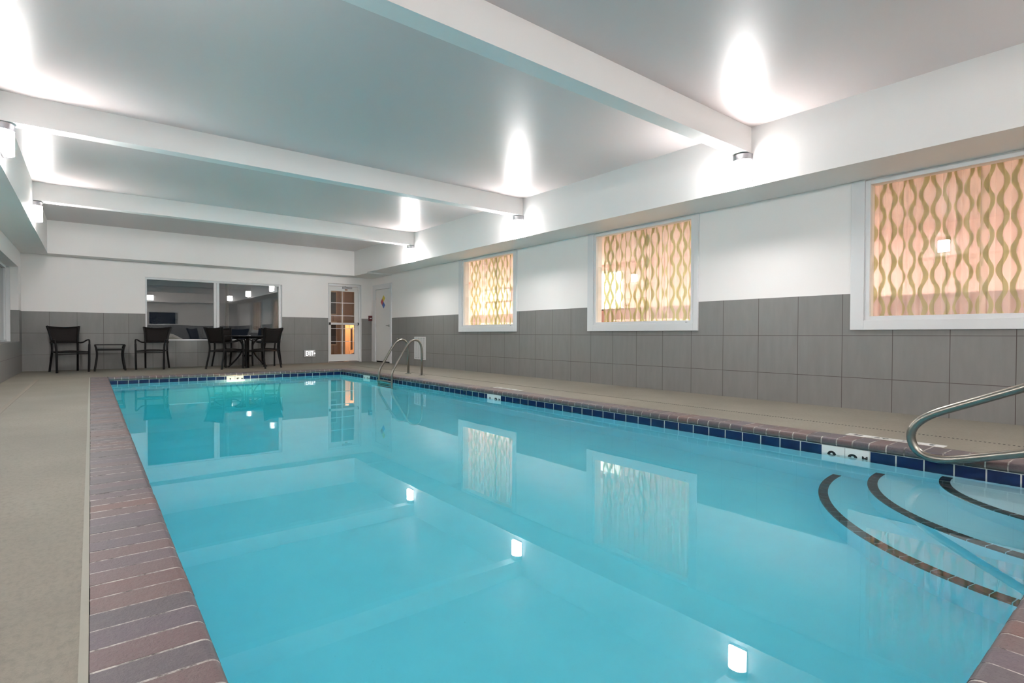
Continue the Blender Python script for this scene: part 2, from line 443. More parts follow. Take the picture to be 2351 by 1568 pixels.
wf = struct(panel('y', YF-.15, YF, XL-.3, XR+.15, 0, ZC, [(2.35, 3.75, 1.239, 1.95)]), 'wall_front', 'wall_paint')
panel('y', YF, YF+.008, XL, XR, 0, 1.239, []).build('tile_wainscot', 'wall_tile_end', wf)
# --- ceiling, soffits, beams
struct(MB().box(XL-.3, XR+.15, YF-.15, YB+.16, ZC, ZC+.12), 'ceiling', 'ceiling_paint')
struct(MB().box(XS, XR+.008, YF, YB+.008, ZS, ZC), 'soffit_right', 'wall_paint')
struct(MB().box(XS+.001, XR+.008, 13.2, YB+.008, 2.405, ZS), 'soffit_drop', 'wall_paint')
struct(MB().box(XL-.008, XLS, YF, YB+.008, 2.425, ZC), 'soffit_left', 'wall_paint')
struct(MB().box(XLS, XS, YSF, YB+.008, 2.409, ZC), 'soffit_back', 'wall_paint')
struct(MB().box(XLS, XS, YF, YSN, 2.42, ZC), 'soffit_front', 'wall_paint')
BEAMS = (-.95, 2.974, 6.866, 10.657)
for b in BEAMS:
    o = struct(MB().box(XLS, XS, b, b+.165, 2.805, ZC), 'ceiling_beam', 'wall_paint')

# --- right windows
wn = 0
for a, b, c, d in WIN_R:
    wn += 1
    w = empty('window_%d' % wn, (XR, (a+b)/2, c)); w['kind'] = 'structure'
    T = Matrix.Translation(Vector((-XR, -(a+b)/2, -c)))
    def put(mb, n, mat, bevel=0):
        mb.v = [tuple(T @ Vector(v)) for v in mb.v]; return mb.build(n, mat, w, bevel)
    cs = MB(); x0, x1 = XR-.022, XR+.01; o_ = .105; i_ = .035
    cs.box(x0, x1, a-o_, a-i_, c-.135, ZS-.001); cs.box(x0, x1, b+i_, b+o_+.055, c-.135, ZS-.001)
    cs.box(x0, x1, a-i_, b+i_, c-.135, c-i_)
    put(cs, 'casing', 'trim_paint', .004)
    fr = MB(); x0, x1 = XR-.008, XR+.05
    fr.box(x0, x1, a-i_, a+.012, c-i_, d+i_-.004); fr.box(x0, x1, b-.012, b+i_, c-i_, d+i_-.004); fr.box(x0, x1, a+.012, b-.012, c-i_, c+.008); fr.box(x0, x1, a+.012, b-.012, d-.01, d+i_-.004)
    fo = put(fr, 'window_frame', 'trim_paint', .003)
    sk = MB().box(XR-.0095, XR-.007, a+.06, a+.09, c-.018, c-.013); put(sk, 'weep_slot', 'dark_gap')
    put(MB().box(XR+.018, XR+.024, a+.012, b-.012, c+.008, d-.01), 'pane', 'glass')

# --- side door (solid) in the right wall
d1 = empty('door_1', (XR, 13.73, 0)); d1['kind'] = 'structure'
def putd(e, mb, n, mat, bevel=0):
    T = Matrix.Translation(-Vector(e.location)); mb.v = [tuple(T @ Vector(v)) for v in mb.v]; return mb.build(n, mat, e, bevel)
tr = MB(); tr.box(XR-.02, XR+.03, 13.185, 13.275, 0, 2.20); tr.box(XR-.02, XR+.03, 14.185, 14.372, 0, 2.20); tr.box(XR-.02, XR+.03, 13.275, 14.185, 2.062, 2.20)
putd(d1, tr, 'door_frame', 'trim_paint', .004)
putd(d1, MB().box(XR+.004, XR+.045, 13.28, 14.18, .035, 2.055), 'door_leaf', 'door_paint', .003)
hd = MB().lathe([(.0, 0), (.034, 0), (.034, -.012), (.02, -.018), (.012, -.05), (.012, -.055), (0, -.055)], (XR+.004, 13.335, 1.03), 20, axis='x')
hd.tube([(XR-.048, 13.335, 1.03), (XR-.052, 13.37, 1.032), (XR-.05, 13.42, 1.03), (XR-.045, 13.45, 1.027)], [.011, .010, .009, .007], 10)
putd(d1, hd, 'door_handle', 'chrome')
for hz in (.25, 1.05, 1.82): putd(d1, MB().lathe([(0, -.05), (.007, -.05), (.007, .05), (0, .05)], (XR-.002, 14.182, hz), 10), 'hinge', 'grey_plastic')
putd(d1, MB().box(XR+.02, XR+.044, 13.28, 14.18, .002, .034), 'threshold_gap', 'dark_gap')
putd(d1, MB().box(XR+.05, XR+.08, 13.265, 14.19, 0, 2.07), 'light_block_slab', 'door_paint')  # unseen slab added behind the leaf to block lobby light at its edges
sg = empty('hazard_placard', (XR+.004, 13.69, 1.70))
tag(sg, 'diamond hazard placard in yellow, red, blue and white on the white side door', 'sign')
r = .19
for nm, mt, (dy, dz) in (('yellow_quarter', 'yellow', (0, 1)), ('white_quarter', 'white', (-1, 0)), ('blue_quarter', 'blue', (0, -1)), ('red_quarter', 'red', (1, 0))):
    cy, cz = dy*r/2, dz*r/2; h = r/2-.0015
    MB().prism([(cy-h, cz), (cy, cz-h), (cy+h, cz), (cy, cz+h)], 'x', -.003, -.0005).build(nm, mt, sg)
box(-.0009, .0, -.001, .001, -.001, .001).build('backing', 'white', sg)

# --- back door with muntins
d2 = empty('door_2', (5.72, YB, 0)); d2['kind'] = 'structure'
Y0, Y1 = YB+.035, YB+.08
fr = MB(); fr.box(5.245, 5.258, YB-.01, YB+.14, 0, 2.195); fr.box(6.14, 6.213, YB+.02, YB+.14, 0, 2.195); fr.box(6.185, 6.213, YB-.012, YB+.02, 0, 2.2); fr.box(5.258, 6.14, YB-.01, YB+.14, 2.135, 2.195)
putd(d2, fr, 'door_frame', 'trim_paint', .003)
lf = panel('y', Y0, Y1, 5.262, 6.136, .03, 2.13, [(5.335, 6.02, .225, 2.0)])
leaf = putd(d2, lf, 'door_leaf', 'door_paint')
mu = MB(); mu.box(5.655, 5.675, Y0+.005, Y1-.005, .225, 2.0)
for z in (1.672, 1.31, .948, .585): mu.box(5.335, 6.02, Y0+.008, Y1-.008, z-.009, z+.009)
mu.v = [(x-5.72, y-YB, z) for x, y, z in mu.v]; mu.build('muntins', 'trim_paint', leaf)
pn = MB().box(5.335, 6.02, Y0+.02, Y0+.024, .225, 2.0); pn.v = [(x-5.72, y-YB, z) for x, y, z in pn.v]; pn.build('pane', 'glass', leaf)
pb = MB().box(5.31, 6.10, Y0-.06, Y0-.022, 1.052, 1.112); pbo = putd(d2, pb, 'push_bar', 'grey_plastic', .006)
for a, b in ((5.265, 5.312), (6.098, 6.132)):
    e_ = MB().box(a-5.72, b-5.72, Y0-.065-YB, Y0-YB, 1.046, 1.118); e_.build('end_cap', 'black_plastic', pbo, .005)
cl = MB().box(5.66, 5.93, Y0-.055, Y0, 2.072, 2.128); cl.tube([(5.9, Y0-.03, 2.075), (5.80, Y0-.20, 2.06), (5.72, Y0-.03, 2.142)], .009, 8)
putd(d2, cl, 'door_closer', 'cap_metal', 0); putd(d2, MB().box(5.735, 5.80, Y0-.03, Y0, 2.03, 2.055), 'closer_bracket', 'brass')
putd(d2, MB().box(5.258, 6.14, YB-.02, YB+.12, .0, .018), 'threshold', 'cap_metal')

# --- back window (slider)
w4 = empty('window_4', (2.5, YB, .635)); w4['kind'] = 'structure'
fr = MB(); a, b, c, d = WB; y0, y1 = YB+.05, YB+.12
fr.box(a, a+.035, y0, y1, c, d); fr.box(b-.075, b, y0, y1, c, d); fr.box(a+.035, b-.075, y0, y1, c, c+.022); fr.box(a+.035, b-.075, y0, y1, d-.045, d)
fr.box(2.415, 2.47, y0+.005, y1, c+.022, d-.045); fr.box(2.472, 2.532, y0-.012, y1-.01, c+.022, d-.045)
putd(w4, fr, 'window_frame', 'trim_paint', .004)
putd(w4, MB().box(a+.035, 2.415, y0+.035, y0+.04, c+.022, d-.045), 'pane', 'glass')
putd(w4, MB().box(2.532, b-.075, y0+.02, y0+.025, c+.022, d-.045), 'pane', 'glass')
for (u0, u1, yy) in ((a+.035, 2.415, y0+.052), (2.532, b-.075, y0+.037)):   # second sheet of each double-glazed unit, a little out of parallel
    mb = MB().box(u0, u1, yy, yy+.005, c+.022, d-.045); mb.v = [(x, y+(x-(u0+u1)/2)*.0032, z) for x, y, z in mb.v]
    putd(w4, mb, 'inner_pane', 'glass')
putd(w4, MB().box(a-.0, b+.0, YB-.008, y0, c-.012, c+.0), 'window_sill', 'trim_paint', .003)

# --- left window in its recess
w5 = empty('window_5', (XL-.18, 12.3, .62)); w5['kind'] = 'structure'
fr = MB(); x0, x1 = XL-.24, XL-.18; a, b, c, d = WL; c += .008; b -= .008
fr.box(x0, x1+.05, b-.05, b, c, d); fr.box(x0, x1, a, a+.05, c, d); fr.box(x0, x1, a+.05, b-.05, c, c+.04); fr.box(x0, x1, a+.05, b-.05, d-.05, d); fr.box(x0, x1, 12.25, 12.32, c+.04, d-.05)
fr.box(x0+.01, x1-.01, b-.12, b-.05, c+.04, d-.05)
putd(w5, fr, 'window_frame', 'trim_paint', .004)
putd(w5, MB().box(x0+.02, x0+.025, a+.05, b-.12, c+.04, d-.05), 'pane', 'glass')
# --- front window behind the camera, seen only in reflections
w6 = empty('window_6', (3.05, YF, 1.24)); w6['kind'] = 'structure'
fr = MB(); a, b, c, d = 2.35, 3.75, 1.239, 1.95; y0, y1 = YF-.12, YF-.06
fr.box(a, a+.05, y0, y1, c, d); fr.box(b-.05, b, y0, y1, c, d); fr.box(a+.05, b-.05, y0, y1, c, c+.05); fr.box(a+.05, b-.05, y0, y1, d-.05, d); 
putd(w6, fr, 'window_frame', 'trim_paint'); putd(w6, MB().box(a+.05, b-.05, y0+.02, y0+.025, c+.05, d-.05), 'pane', 'glass')

# ================================================================== THE POOL
FLZ0, FLZ1 = -1.02, -1.60     # shallow / deep floor
def basin():
    t = .18; zt = -.058
    mb = MB(); mb.box(PX1, PX1+t, PY0-t, PY1+t, -1.9, zt, 0); mb.box(PX0-t, PX0, PY0-t, PY1+t, -1.9, zt, 0)
    mb.box(PX0, PX1, PY1, PY1+t, -1.9, zt, 1); mb.box(PX0, PX1, PY0-t, PY0, -1.9, zt, 1)
    x0, x1 = PX0, PX1; prof = [(PY0, -1.9), (PY0, FLZ0), (3.5, FLZ0-.03), (8.5, FLZ1+.05), (PY1, FLZ1), (PY1, -1.9)]
    mb.prism([(u, v) for u, v in prof], 'x', x0, x1, 2)
    return mb
pool = struct(basin(), 'pool_basin', ['pool_band_y', 'pool_band_x', 'plaster'])
struct(MB().box(PX0-.01, PX1+.01, PY0-.01, PY1+.01, -1.85, WATER), 'pool_water', 'water')
bpy.data.objects['pool_water']['kind'] = 'stuff'
tag(bpy.data.objects['pool_water'], 'clear turquoise water filling the swimming pool', 'water')
# stair: three quarter-round treads in the near right corner
SCX, SCY = PX1, .235
st = empty('pool_stair', (PX1, PY0, -1.0))
tag(st, 'curved submerged pool steps with dark tile nosings in the near right corner', 'pool steps')
for k, (r, zt, zb) in enumerate(((.755, -.262, -.502), (1.13, -.502, -.782), (1.41, -.782, -1.03))):
    def arc(rr, n=40):
        a0 = PI/2; a1 = PI - math.asin((PY0-SCY)/rr)
        return [(SCX+rr*math.cos(a0+(a1-a0)*i/n), SCY+rr*math.sin(a0+(a1-a0)*i/n)) for i in range(n+1)]
    pts = arc(r)
    poly = [(x-PX1, y-PY0) for x, y in pts] + [(0, 0)]
    tr_ = MB().prism(poly, 'z', zb+1.0, zt+1.0).build('tread', 'plaster', st)
    ns = MB(); w_ = .052; L = r*(PI/2); n = int(L/.078)
    for i in range(n):
        a0 = PI/2 + (PI/2-.04)*i/n; a1 = PI/2 + (PI/2-.04)*(i+.93)/n
        q = []
        for (rr, aa) in ((r+.004, a0), (r+.004, (a0+a1)/2), (r+.004, a1), (r-w_, a1), (r-w_, (a0+a1)/2), (r-w_, a0)):
            q.append((SCX+rr*math.cos(aa)-PX1, max(SCY+rr*math.sin(aa), PY0+.001)-PY0))
        ns.prism(q, 'z', zt+1.0-.02, zt+1.0+.004)
    ns.build('nosing_tiles', 'nosing', st)
# coping bricks
def cope_side(nm, mat, axis, s0, s1, edge, sign, off, wd=COPE):
    """run along axis from s0..s1; edge = pool wall plane; sign = direction away from the water"""
    mb = MB(); p = .1055; g = .004
    def prof(inset):
        rr = .028; ins = inset; e = -.014+ins
        pts = [(wd-.002, -.058), (wd-.002, -ins)]
        for i in range(7):
            a = PI/2*i/6; pts.append((e+rr-rr*math.sin(a), -rr-ins+rr*math.cos(a)))
        pts += [(e, -.046), (e+.010, -.058)]
        return pts
    def P(s, u, v):
        w = edge+sign*u
        return (w, s, v) if axis == 'y' else (s, w, v)
    def seg(a, b, inset, mi, jit=(0, 0, 0)):
        pf = prof(inset); n = len(pf)
        vs = [P(a, u+jit[0], v+jit[1]) for u, v in pf]+[P(b, u+jit[0], v+jit[1]+jit[2]) for u, v in pf]
        mb.add(vs, [tuple(range(n)), tuple(range(n, 2*n))], mi)
        mb.add(vs, [(i, (i+1) % n, n+(i+1) % n, n+i) for i in range(n)], mi, False)
    k0 = math.floor((s0-off)/p); s = off+k0*p
    while s < s1:
        a, b = max(s+g, s0), min(s+p-g, s1)
        if b-a > .01: seg(a, b, 0, 0, (random.uniform(-.0012, .0012), random.uniform(-.0012, .0008), random.uniform(-.0008, .0008)))
        a, b = max(s+p-g, s0), min(s+p+g, s1)
        if b-a > .001: seg(a, b, .0006, 1)
        s += p
    return struct(mb, nm, [mat, 'mortar'])
cope_side('coping_left', 'brick_y', 'y', PY0-COPE, PY1+COPE, PX0, -1, 1.308, COPE_L)
cope_side('coping_right', 'brick_y', 'y', PY0-COPE, PY1+COPE, PX1, 1, 1.308)
cope_side('coping_back', 'brick_x', 'x', PX0+.0145, PX1-.0145, PY1, 1, .337)
cope_side('coping_front', 'brick_x', 'x', PX0+.0145, PX1-.0145, PY0, -1, .337)

# depth markers
def marker_wall(axis, s_mid, body, lab):
    if axis == 'x':   # right wall, faces -x, reads towards -y
        e = empty('depth_marker', (PX1, s_mid, -.135)); X, Y, Z = Vector((0, -1, 0)), Vector((0, 0, 1)), Vector((-1, 0, 0))
    else:
        e = empty('depth_marker', (s_mid, PY1, -.135)); X, Y, Z = Vector((1, 0, 0)), Vector((0, 0, 1)), Vector((0, -1, 0))
    tag(e, lab, 'depth marker')
    for k in (-1, 1):
        c = k*.0795; mb = MB(); q = frame4((0, 0, 0), X, Y, Z)
        mb.box(c-.0775, c+.0775, -.072, .073, .0, .004); mb.v = [tuple(q @ Vector(v)) for v in mb.v]; mb.build('tile', 'marker_white', e, .001)
    L = body.split('|')
    def at(u, v=-.0): return frame4(X*u+Y*v+Z*.005, X, Y, Z)
    text(L[0], .098, 'ink_black', 'numeral', e, at(-.075, -.006), .0008, .003, 1.3)
    text(L[1], .098, 'ink_black', 'numeral', e, at(.052, -.006), .0008, .003, 1.3)
    text('M', .05, 'ink_black', 'unit_letter', e, at(.130, .010), .0008, .002)
    return e
marker_wall('x', 1.57, '0.|9', 'white depth tile pair reading 0.9 M at the waterline next to the pool steps')
marker_wall('x', 5.947, '1.|2', 'white depth tile pair reading 1.2 M at the waterline halfway along the right side')
marker_wall('x', 10.29, '1.|5', 'white depth tile pair on the right pool side just beyond the ladder')
marker_wall('y', 2.313, '1.|5', 'white depth tile pair on the far pool side above the glowing underwater light')
def marker_deck(ym, body, lab):
    e = empty('deck_marker', (4.81, ym, 0)); tag(e, lab, 'deck marker')
    for k in range(4):
        c = -.2295+.153*k; MB().box(-.045, .045, c-.0755, c+.0755, -.0, .003).build('tile', 'marker_white', e, .001)
    X, Y, Z = Vector((0, 1, 0)), Vector((-1, 0, 0)), Vector((0, 0, 1))   # read from the deck side
    for k, b_ in enumerate(body.split('|')):
        text(b_, .075, 'ink_black', 'numeral', e, frame4(X*(-.2295+.153*k)+Z*.0036, X, Y, Z), .0004, .002)
    return e
marker_deck(1.345, '3|FT|0.9|M', 'white depth tile strip set in the deck behind the coping beside the curved handrail')
marker_deck(5.98, '4|FT|1.2|M', 'white depth tile strip in the deck behind the coping, below the middle window')

# underwater lamp on the far wall
ul = empty('underwater_light', (2.38, PY1, -.46)); tag(ul, 'round glowing underwater pool light on the far pool wall', 'pool light')
MB().lathe([(.0, 0), (.135, 0), (.135, -.02), (.115, -.03), (.105, -.012), (0, -.012)], (0, 0, 0), 32, axis='y').build('housing_ring', 'chrome', ul)
MB().lathe([(0, -.013), (.108, -.013), (.104, -.045), (.085, -.075), (.05, -.092), (0, -.098)], (0, 0, 0), 32, axis='y').build('lens', 'pool_lens', ul)

# ================================================================== FITTINGS
def sconce(loc, rz):
    """local: wall behind at y=0, sticks out along -y"""
    e = empty('wall_sconce', loc, rz)
    MB().box(-.103, .103, -.012, 0, -.155, .155).build('back_plate', 'cap_metal', e, .004)
    def half(z0, z1, w, dpt, n=24):
        pts = [(w, -.012)]+[(w*math.cos(PI*i/n), -.03-(dpt-.03)*math.sin(PI*i/n)) for i in range(n+1)]+[(-w, -.012)]
        return MB().prism(pts, 'z', z0, z1, 0, False)
    half(-.136, .088, .094, .112).build('lens', 'lamp_lens', e)
    half(-.1385, -.1365, .084, .100).build('added_glow_plate', 'lamp_bottom', e)  # glowing plate added below the lens to send more light down
    half(.092, .152, .098, .116).build('cap', 'cap_metal', e)
    half(.088, .092, .101, .119).build('cap_rim', 'chrome', e)
    MB().box(-.099, .099, -.028, -.012, -.146, -.138).build('bottom_rim', 'cap_metal', e)
    return e
P0 = None
ORD_R = ['white lit wall lamp on the right soffit under the beam behind the viewer', 'large bright wall lamp on right soffit under nearest beam, left of the big window',
         'bright wall lamp on the right soffit under the second beam, above the smallest window', 'small bright wall lamp on the right soffit under the farthest beam']
ORD_L = ['white lit wall lamp on the left soffit behind the viewer', 'lit wall lamp on left soffit under the nearest beam, outside the left edge', 'wall lamp with dark metal cap cut by the left edge of the photo', 'wall lamp with dark metal cap on the left soffit under the farthest beam']
for side in (0, 1):
    for i, b in enumerate(BEAMS):
        loc = ((XS, XLS)[side], b+.0825, 2.64); rz = (-PI/2, PI/2)[side]
        if P0 is None: o = P0 = sconce(loc, rz)
        else: o = copy_tree(P0); o.location = loc; o.rotation_euler = (0, 0, rz)
        tag(o, (ORD_R, ORD_L)[side][i], 'wall lamp', 'wall lamps under the ceiling beams')

for x_, lb in ((2.45, 'lit wall lamp on the soffit behind the viewer, seen mirrored in the far window'), (.3, 'added unseen wall lamp on the soffit behind the viewer, near the left corner, brightening the nearest beam')):  # the lamp by the left corner is added, unseen, to brighten the nearest beam
    o = copy_tree(P0); o.location = (x_, YSN, 2.64); o.rotation_euler = (0, 0, PI); tag(o, lb, 'wall lamp', 'wall lamps on the front soffit')

# exit sign
ex = empty('exit_sign', (4.72, YB, .263)); tag(ex, 'low white EXIT sign with arrow on the grey tiles left of the glass door', 'exit sign')
MB().box(-.15, .15, -.045, 0, -.09, .09).build('housing', 'grey_plastic', ex, .006)
q = lambda u, v=0: frame4((u, -.0465, v), Vector((1, 0, 0)), Vector((0, 0, 1)), Vector((0, -1, 0)))
text('EXIT', .18, 'exit_glow', 'lettering', ex, q(-.005), .001, .0015, .56)
text('>', .085, 'exit_glow', 'arrow', ex, q(.13), .001, .005, 1)
# fire alarm pull station
fa = empty('fire_alarm_box', (6.474, YB, 1.253)); tag(fa, 'small dark red fire alarm box in the far right corner beside the white door frame', 'fire alarm')
MB().box(-.052, .052, -.055, 0, -.075, .075).build('housing', 'red_plastic', fa, .006)
MB().box(-.03, .03, -.066, -.055, -.02, .012).build('pull_handle', 'grey_plastic', fa, .003)
# vent grille
vg = empty('vent_grille', (XR, 11.616, .45)); tag(vg, 'white louvred vent grille on the grey tiles behind the ladder', 'vent grille')
a, b, c, d = -.28, .28, -.282, .282
fr = MB(); t_ = .03
fr.box(-.012, 0, a, a+t_, c, d); fr.box(-.012, 0, b-t_, b, c, d); fr.box(-.012, 0, a+t_, b-t_, c, c+t_); fr.box(-.012, 0, a+t_, b-t_, d-t_, d)
for k in (1, 2, 3): fr.box(-.011, 0, a+t_+k*.125-.008, a+t_+k*.125+.008, c+t_, d-t_)
fr.build('frame', 'vent_white', vg)
sl = MB(); z = c+t_+.008
while z < d-t_-.005:
    sl.add([(-.010, a+t_, z), (-.010, b-t_, z), (-.002, b-t_, z+.014), (-.002, a+t_, z+.014), (-.008, a+t_, z-.002), (-.008, b-t_, z-.002), (0, b-t_, z+.012), (0, a+t_, z+.012)],
           [(0, 1, 2, 3), (4, 5, 6, 7), (0, 1, 5, 4), (2, 3, 7, 6), (0, 3, 7, 4), (1, 2, 6, 5)]); z += .017
sl.build('louvres', 'grey_plastic', vg)
MB().box(-.0015, 0, a+t_, b-t_, c+t_, d-t_).build('backing', 'dark_gap', vg)
# hose tap
tp = empty('hose_tap', (XR, 12.73, .635)); tag(tp, 'small chrome hose tap on the tiled wall right of the white door', 'tap')
mb = MB().lathe([(0, 0), (.03, 0), (.03, -.006), (.012, -.01), (.012, -.05), (.018, -.055), (.018, -.07), (0, -.07)], (0, 0, 0), 16, axis='x')
mb.tube([(-.05, 0, 0), (-.075, 0, -.01), (-.085, 0, -.05)], .011, 10); mb.build('body', 'chrome', tp)
MB().lathe([(0, .025), (.006, .025), (.006, .05), (.026, .052), (.026, .062), (0, .062)], (-.045, 0, -.01), 14).build('handwheel', 'chrome', tp)

# pool ladder
ld = empty('pool_ladder', (4.8, 9.25, 0)); tag(ld, 'stainless steel pool ladder with two curved rails at the far right pool edge', 'pool ladder')
def bez(p, n=8):
    """round a polyline's corners: list of (point, radius)"""
    out = []
    for i, (q, r_) in enumerate(p):
        q = Vector(q)
        if r_ == 0 or i in (0, len(p)-1): out.append(q); continue
        a = (Vector(p[i-1][0])-q); b = (Vector(p[i+1][0])-q); ta, tb = a.normalized(), b.normalized()
        A = q+ta*min(r_, a.length*.49); B = q+tb*min(r_, b.length*.49)
        for k in range(n+1):
            t = k/n; out.append(A*(1-t)**2+q*2*t*(1-t)+B*t*t)
    return out
for dy in (.25, -.30):
    y_ = dy
    pth = bez([((.27, y_, .0), 0), ((.27, y_, .66), .26), ((.02, y_, .70), .22), ((-.36, y_, .09), .07), ((-.365, y_, -.2), 0), ((-.365, y_, -1.0), .1), ((-.28, y_, -1.12), 0)], 9)
    rl = MB().tube(pth, .0215, 14).build('rail', 'steel', ld)
    MB().lathe([(0, 0), (.062, 0), (.062, .006), (.035, .016), (.024, .02), (0, .02)], (.27, y_, 0), 20).build('flange', 'chrome', rl)
for z in (-.085, -.34, -.60, -.86):
    MB().box(-.42, -.335, -.28, .23, z-.028, z).build('tread', 'steel', ld, .006)

# curved handrail over the steps
hr = empty('handrail', (4.42, -.3, 0)); tag(hr, 'large curved stainless steel handrail looping over the pool steps in the near right corner', 'handrail')
p = [((0, -.35, 0), 0), ((0, -.35, 1.078), .22), ((0, 1.475, .200), .24), ((0, 1.39, -.070), .235), ((0, .30, .278), .12), ((0, .12, 0), 0)]
rl = MB().tube(bez(p, 14), .0262, 20).build('rail', 'steel', hr)
for yy in (-.35, .12): MB().lathe([(0, 0), (.065, 0), (.065, .006), (.037, .016), (.027, .02), (0, .02)], (0, yy, 0), 20).build('flange', 'chrome', rl)

# ================================================================== FURNITURE
def spl(pts, n=6):
    """Catmull-Rom through points"""
    P = [Vector(p) for p in pts]; P = [P[0]*2-P[1]]+P+[P[-1]*2-P[-2]]; out = []
    for i in range(1, len(P)-2):
        for k in range(n):
            t = k/n; a, b, c, d = P[i-1], P[i], P[i+1], P[i+2]
            out.append(.5*((2*b)+(c-a)*t+(2*a-5*b+4*c-d)*t*t+(-a+3*b-3*c+d)*t**3))
    out.append(P[-2]); return out
def make_chair():
    """local: faces +y"""
    e = empty('patio_armchair', (0, 0, 0))
    for s in (-1, 1):
        MB().tube(spl([(s*.235, -.31, 0), (s*.225, -.265, .2), (s*.215, -.225, .42), (s*.218, -.235, .60), (s*.236, -.275, .78), (s*.268, -.325, .935)]), .0185, 8, square=True).build('leg', 'frame_black', e)
        MB().tube(spl([(s*.262, .245, 0), (s*.266, .255, .2), (s*.268, .25, .42), (s*.275, .235, .56)]), .0185, 8, square=True).build('leg', 'frame_black', e)
        MB().tube(spl([(s*.275, .235, .55), (s*.282, .215, .625), (s*.288, .165, .655), (s*.285, .06, .645), (s*.272, -.08, .605), (s*.245, -.18, .59), (s*.225, -.225, .60)]), .0165, 8, ry=.014).build('armrest', 'frame_black', e)
    # seat: domed woven panel in a frame
    sf = MB(); sf.tube([(-.262, .245, .405), (.262, .245, .405)], .013, 6); sf.tube([(-.215, -.215, .40), (.215, -.215, .40)], .013, 6)
    for s in (-1, 1): sf.tube([(s*.262, .245, .405), (s*.215, -.215, .40)], .013, 6)
    sf.build('seat_frame', 'frame_black', e)
    MB().tube([(-.262, .24, .372), (.262, .24, .372)], .009, 6).build('stretcher', 'frame_black', e)
    se = MB(); n = 8
    def grid(fn, n, m_, th):
        vs = []; fs = []
        for side in (0, 1):
            for i in range(n+1):
                for j in range(m_+1): vs.append(fn(i/n, j/m_, side))
        N = (n+1)*(m_+1)
        for side in (0, 1):
            for i in range(n):
                for j in range(m_):
                    a = side*N+i*(m_+1)+j; fs.append((a, a+1, a+m_+2, a+m_+1))
        for i in range(n):
            for jj in (0, m_):
                a = i*(m_+1)+jj; b = a+m_+1; fs.append((a, b, b+N, a+N))
        for j in range(m_):
            for ii in (0, n):
                a = ii*(m_+1)+j; b = a+1; fs.append((a, b, b+N, a+N))
        return vs, fs
    def seat(u, v, s):
        w = .215+.047*v; x = (2*u-1)*w; y = -.215+.46*v; z = .418+.022*(1-(2*u-1)**2)*math.sin(PI*min(1, v*1.0))-.0 - .014*s
        return (x, y, z)
    vs, fs = grid(seat, 10, 10, .014); se.add(vs, fs, 0, True); se.build('seat', 'weave', e)
    def back(u, v, s):
        z = .60+.315*v; w = .205+.042*v**1.5; x = (2*u-1)*w
        zz = z-.022*v*(1-(2*u-1)**2); y = -.238-.08*v**1.3-.018*(1-(2*u-1)**2)+.012*s-.006
        return (x, y, zz)
    vs, fs = grid(back, 10, 8, .012); bk = MB(); bk.add(vs, fs, 0, True); bk.build('backrest', 'weave', e)
    MB().tube([Vector(back(i/10, 1, .5))+Vector((0, 0, .008)) for i in range(11)], .014, 8).build('top_rail', 'frame_black', e)
    MB().tube([Vector(back(i/10, 0, .5))-Vector((0, 0, .006)) for i in range(11)], .013, 8).build('lower_rail', 'frame_black', e)
    return e
chairs = [ # x, y, rz (0 = faces +y), label
 (-.353, 13.80, PI+.30, 'black woven armchair nearest the left corner, left of the low side table'),
 (1.11, 13.97, PI-.33, 'black woven armchair right of the low side table, under the left end of the window'),
 (2.42, 13.20, -1.02, 'black woven armchair at the round table, seen from behind on its left near side'),
 (3.19, 13.03, .52, 'black woven armchair at the round table, seen from behind on its right near side'),
 (2.66, 14.082, PI+.40, 'black woven armchair against the wall behind the round table on the left'),
 (3.53, 14.03, PI-.60, 'black woven armchair against the wall behind the round table on the right')]
c0 = make_chair()
for i, (x, y, rz, lab) in enumerate(chairs):
    o = c0 if i == 0 else copy_tree(c0)
    o.location = (x, y, 0); o.rotation_euler = (0, 0, rz); tag(o, lab, 'chair', 'black woven patio armchairs')
# low side table
tb = empty('side_table', (.325, 13.92, 0), .0); tag(tb, 'low black metal side table with curved legs between two armchairs', 'side table')
hw, hd = .262, .25
MB().box(-hw, hw, -hd, hd, .538, .556).build('tabletop', 'frame_black', tb, .005)
ap = MB(); z0, z1 = .428, .458
for y_ in (-hd+.03, hd-.055): ap.box(-hw+.035, hw-.035, y_, y_+.025, z0, z1)
for x_ in (-hw+.03, hw-.055): ap.box(x_, x_+.025, -hd+.03, hd-.03, z0, z1)
ap.build('apron', 'frame_black', tb)
for sx in (-1, 1):
    for sy in (-1, 1):
        MB().tube(spl([(sx*.262, sy*.25, 0), (sx*.238, sy*.235, .16), (sx*.222, sy*.225, .32), (sx*.232, sy*.23, .46), (sx*.255, sy*.24, .545)]), .017, 8, square=True).build('leg', 'frame_black', tb)
# round table
rt = empty('round_table', (2.98, 13.62, 0)); tag(rt, 'round black patio table among four woven armchairs', 'table')
MB().lathe([(0, .722), (.48, .722), (.505, .728), (.51, .742), (.50, .752), (.485, .750), (0, .750)], (0, 0, 0), 48).build('tabletop', 'table_glass', rt)
ro = MB(); ro.tube([(.30*math.cos(2*PI*i/32), .30*math.sin(2*PI*i/32), .70) for i in range(32)], .018, 8, closed=True); ro.tube([(.105*math.cos(2*PI*i/24), .105*math.sin(2*PI*i/24), .27) for i in range(24)], .016, 8, closed=True)
ro.build('support_ring', 'frame_black', rt)
for k in range(4):
    a = -PI/2 - .22 + k*PI/2; ca, sa = math.cos(a), math.sin(a)
    MB().tube(spl([(.42*ca, .42*sa, 0), (.30*ca, .30*sa, .12), (.16*ca, .16*sa, .30), (.11*ca, .11*sa, .48), (.17*ca, .17*sa, .63), (.32*ca, .32*sa, .715)]), .036, 8, square=True, ry=.018).build('leg', 'frame_black', rt)

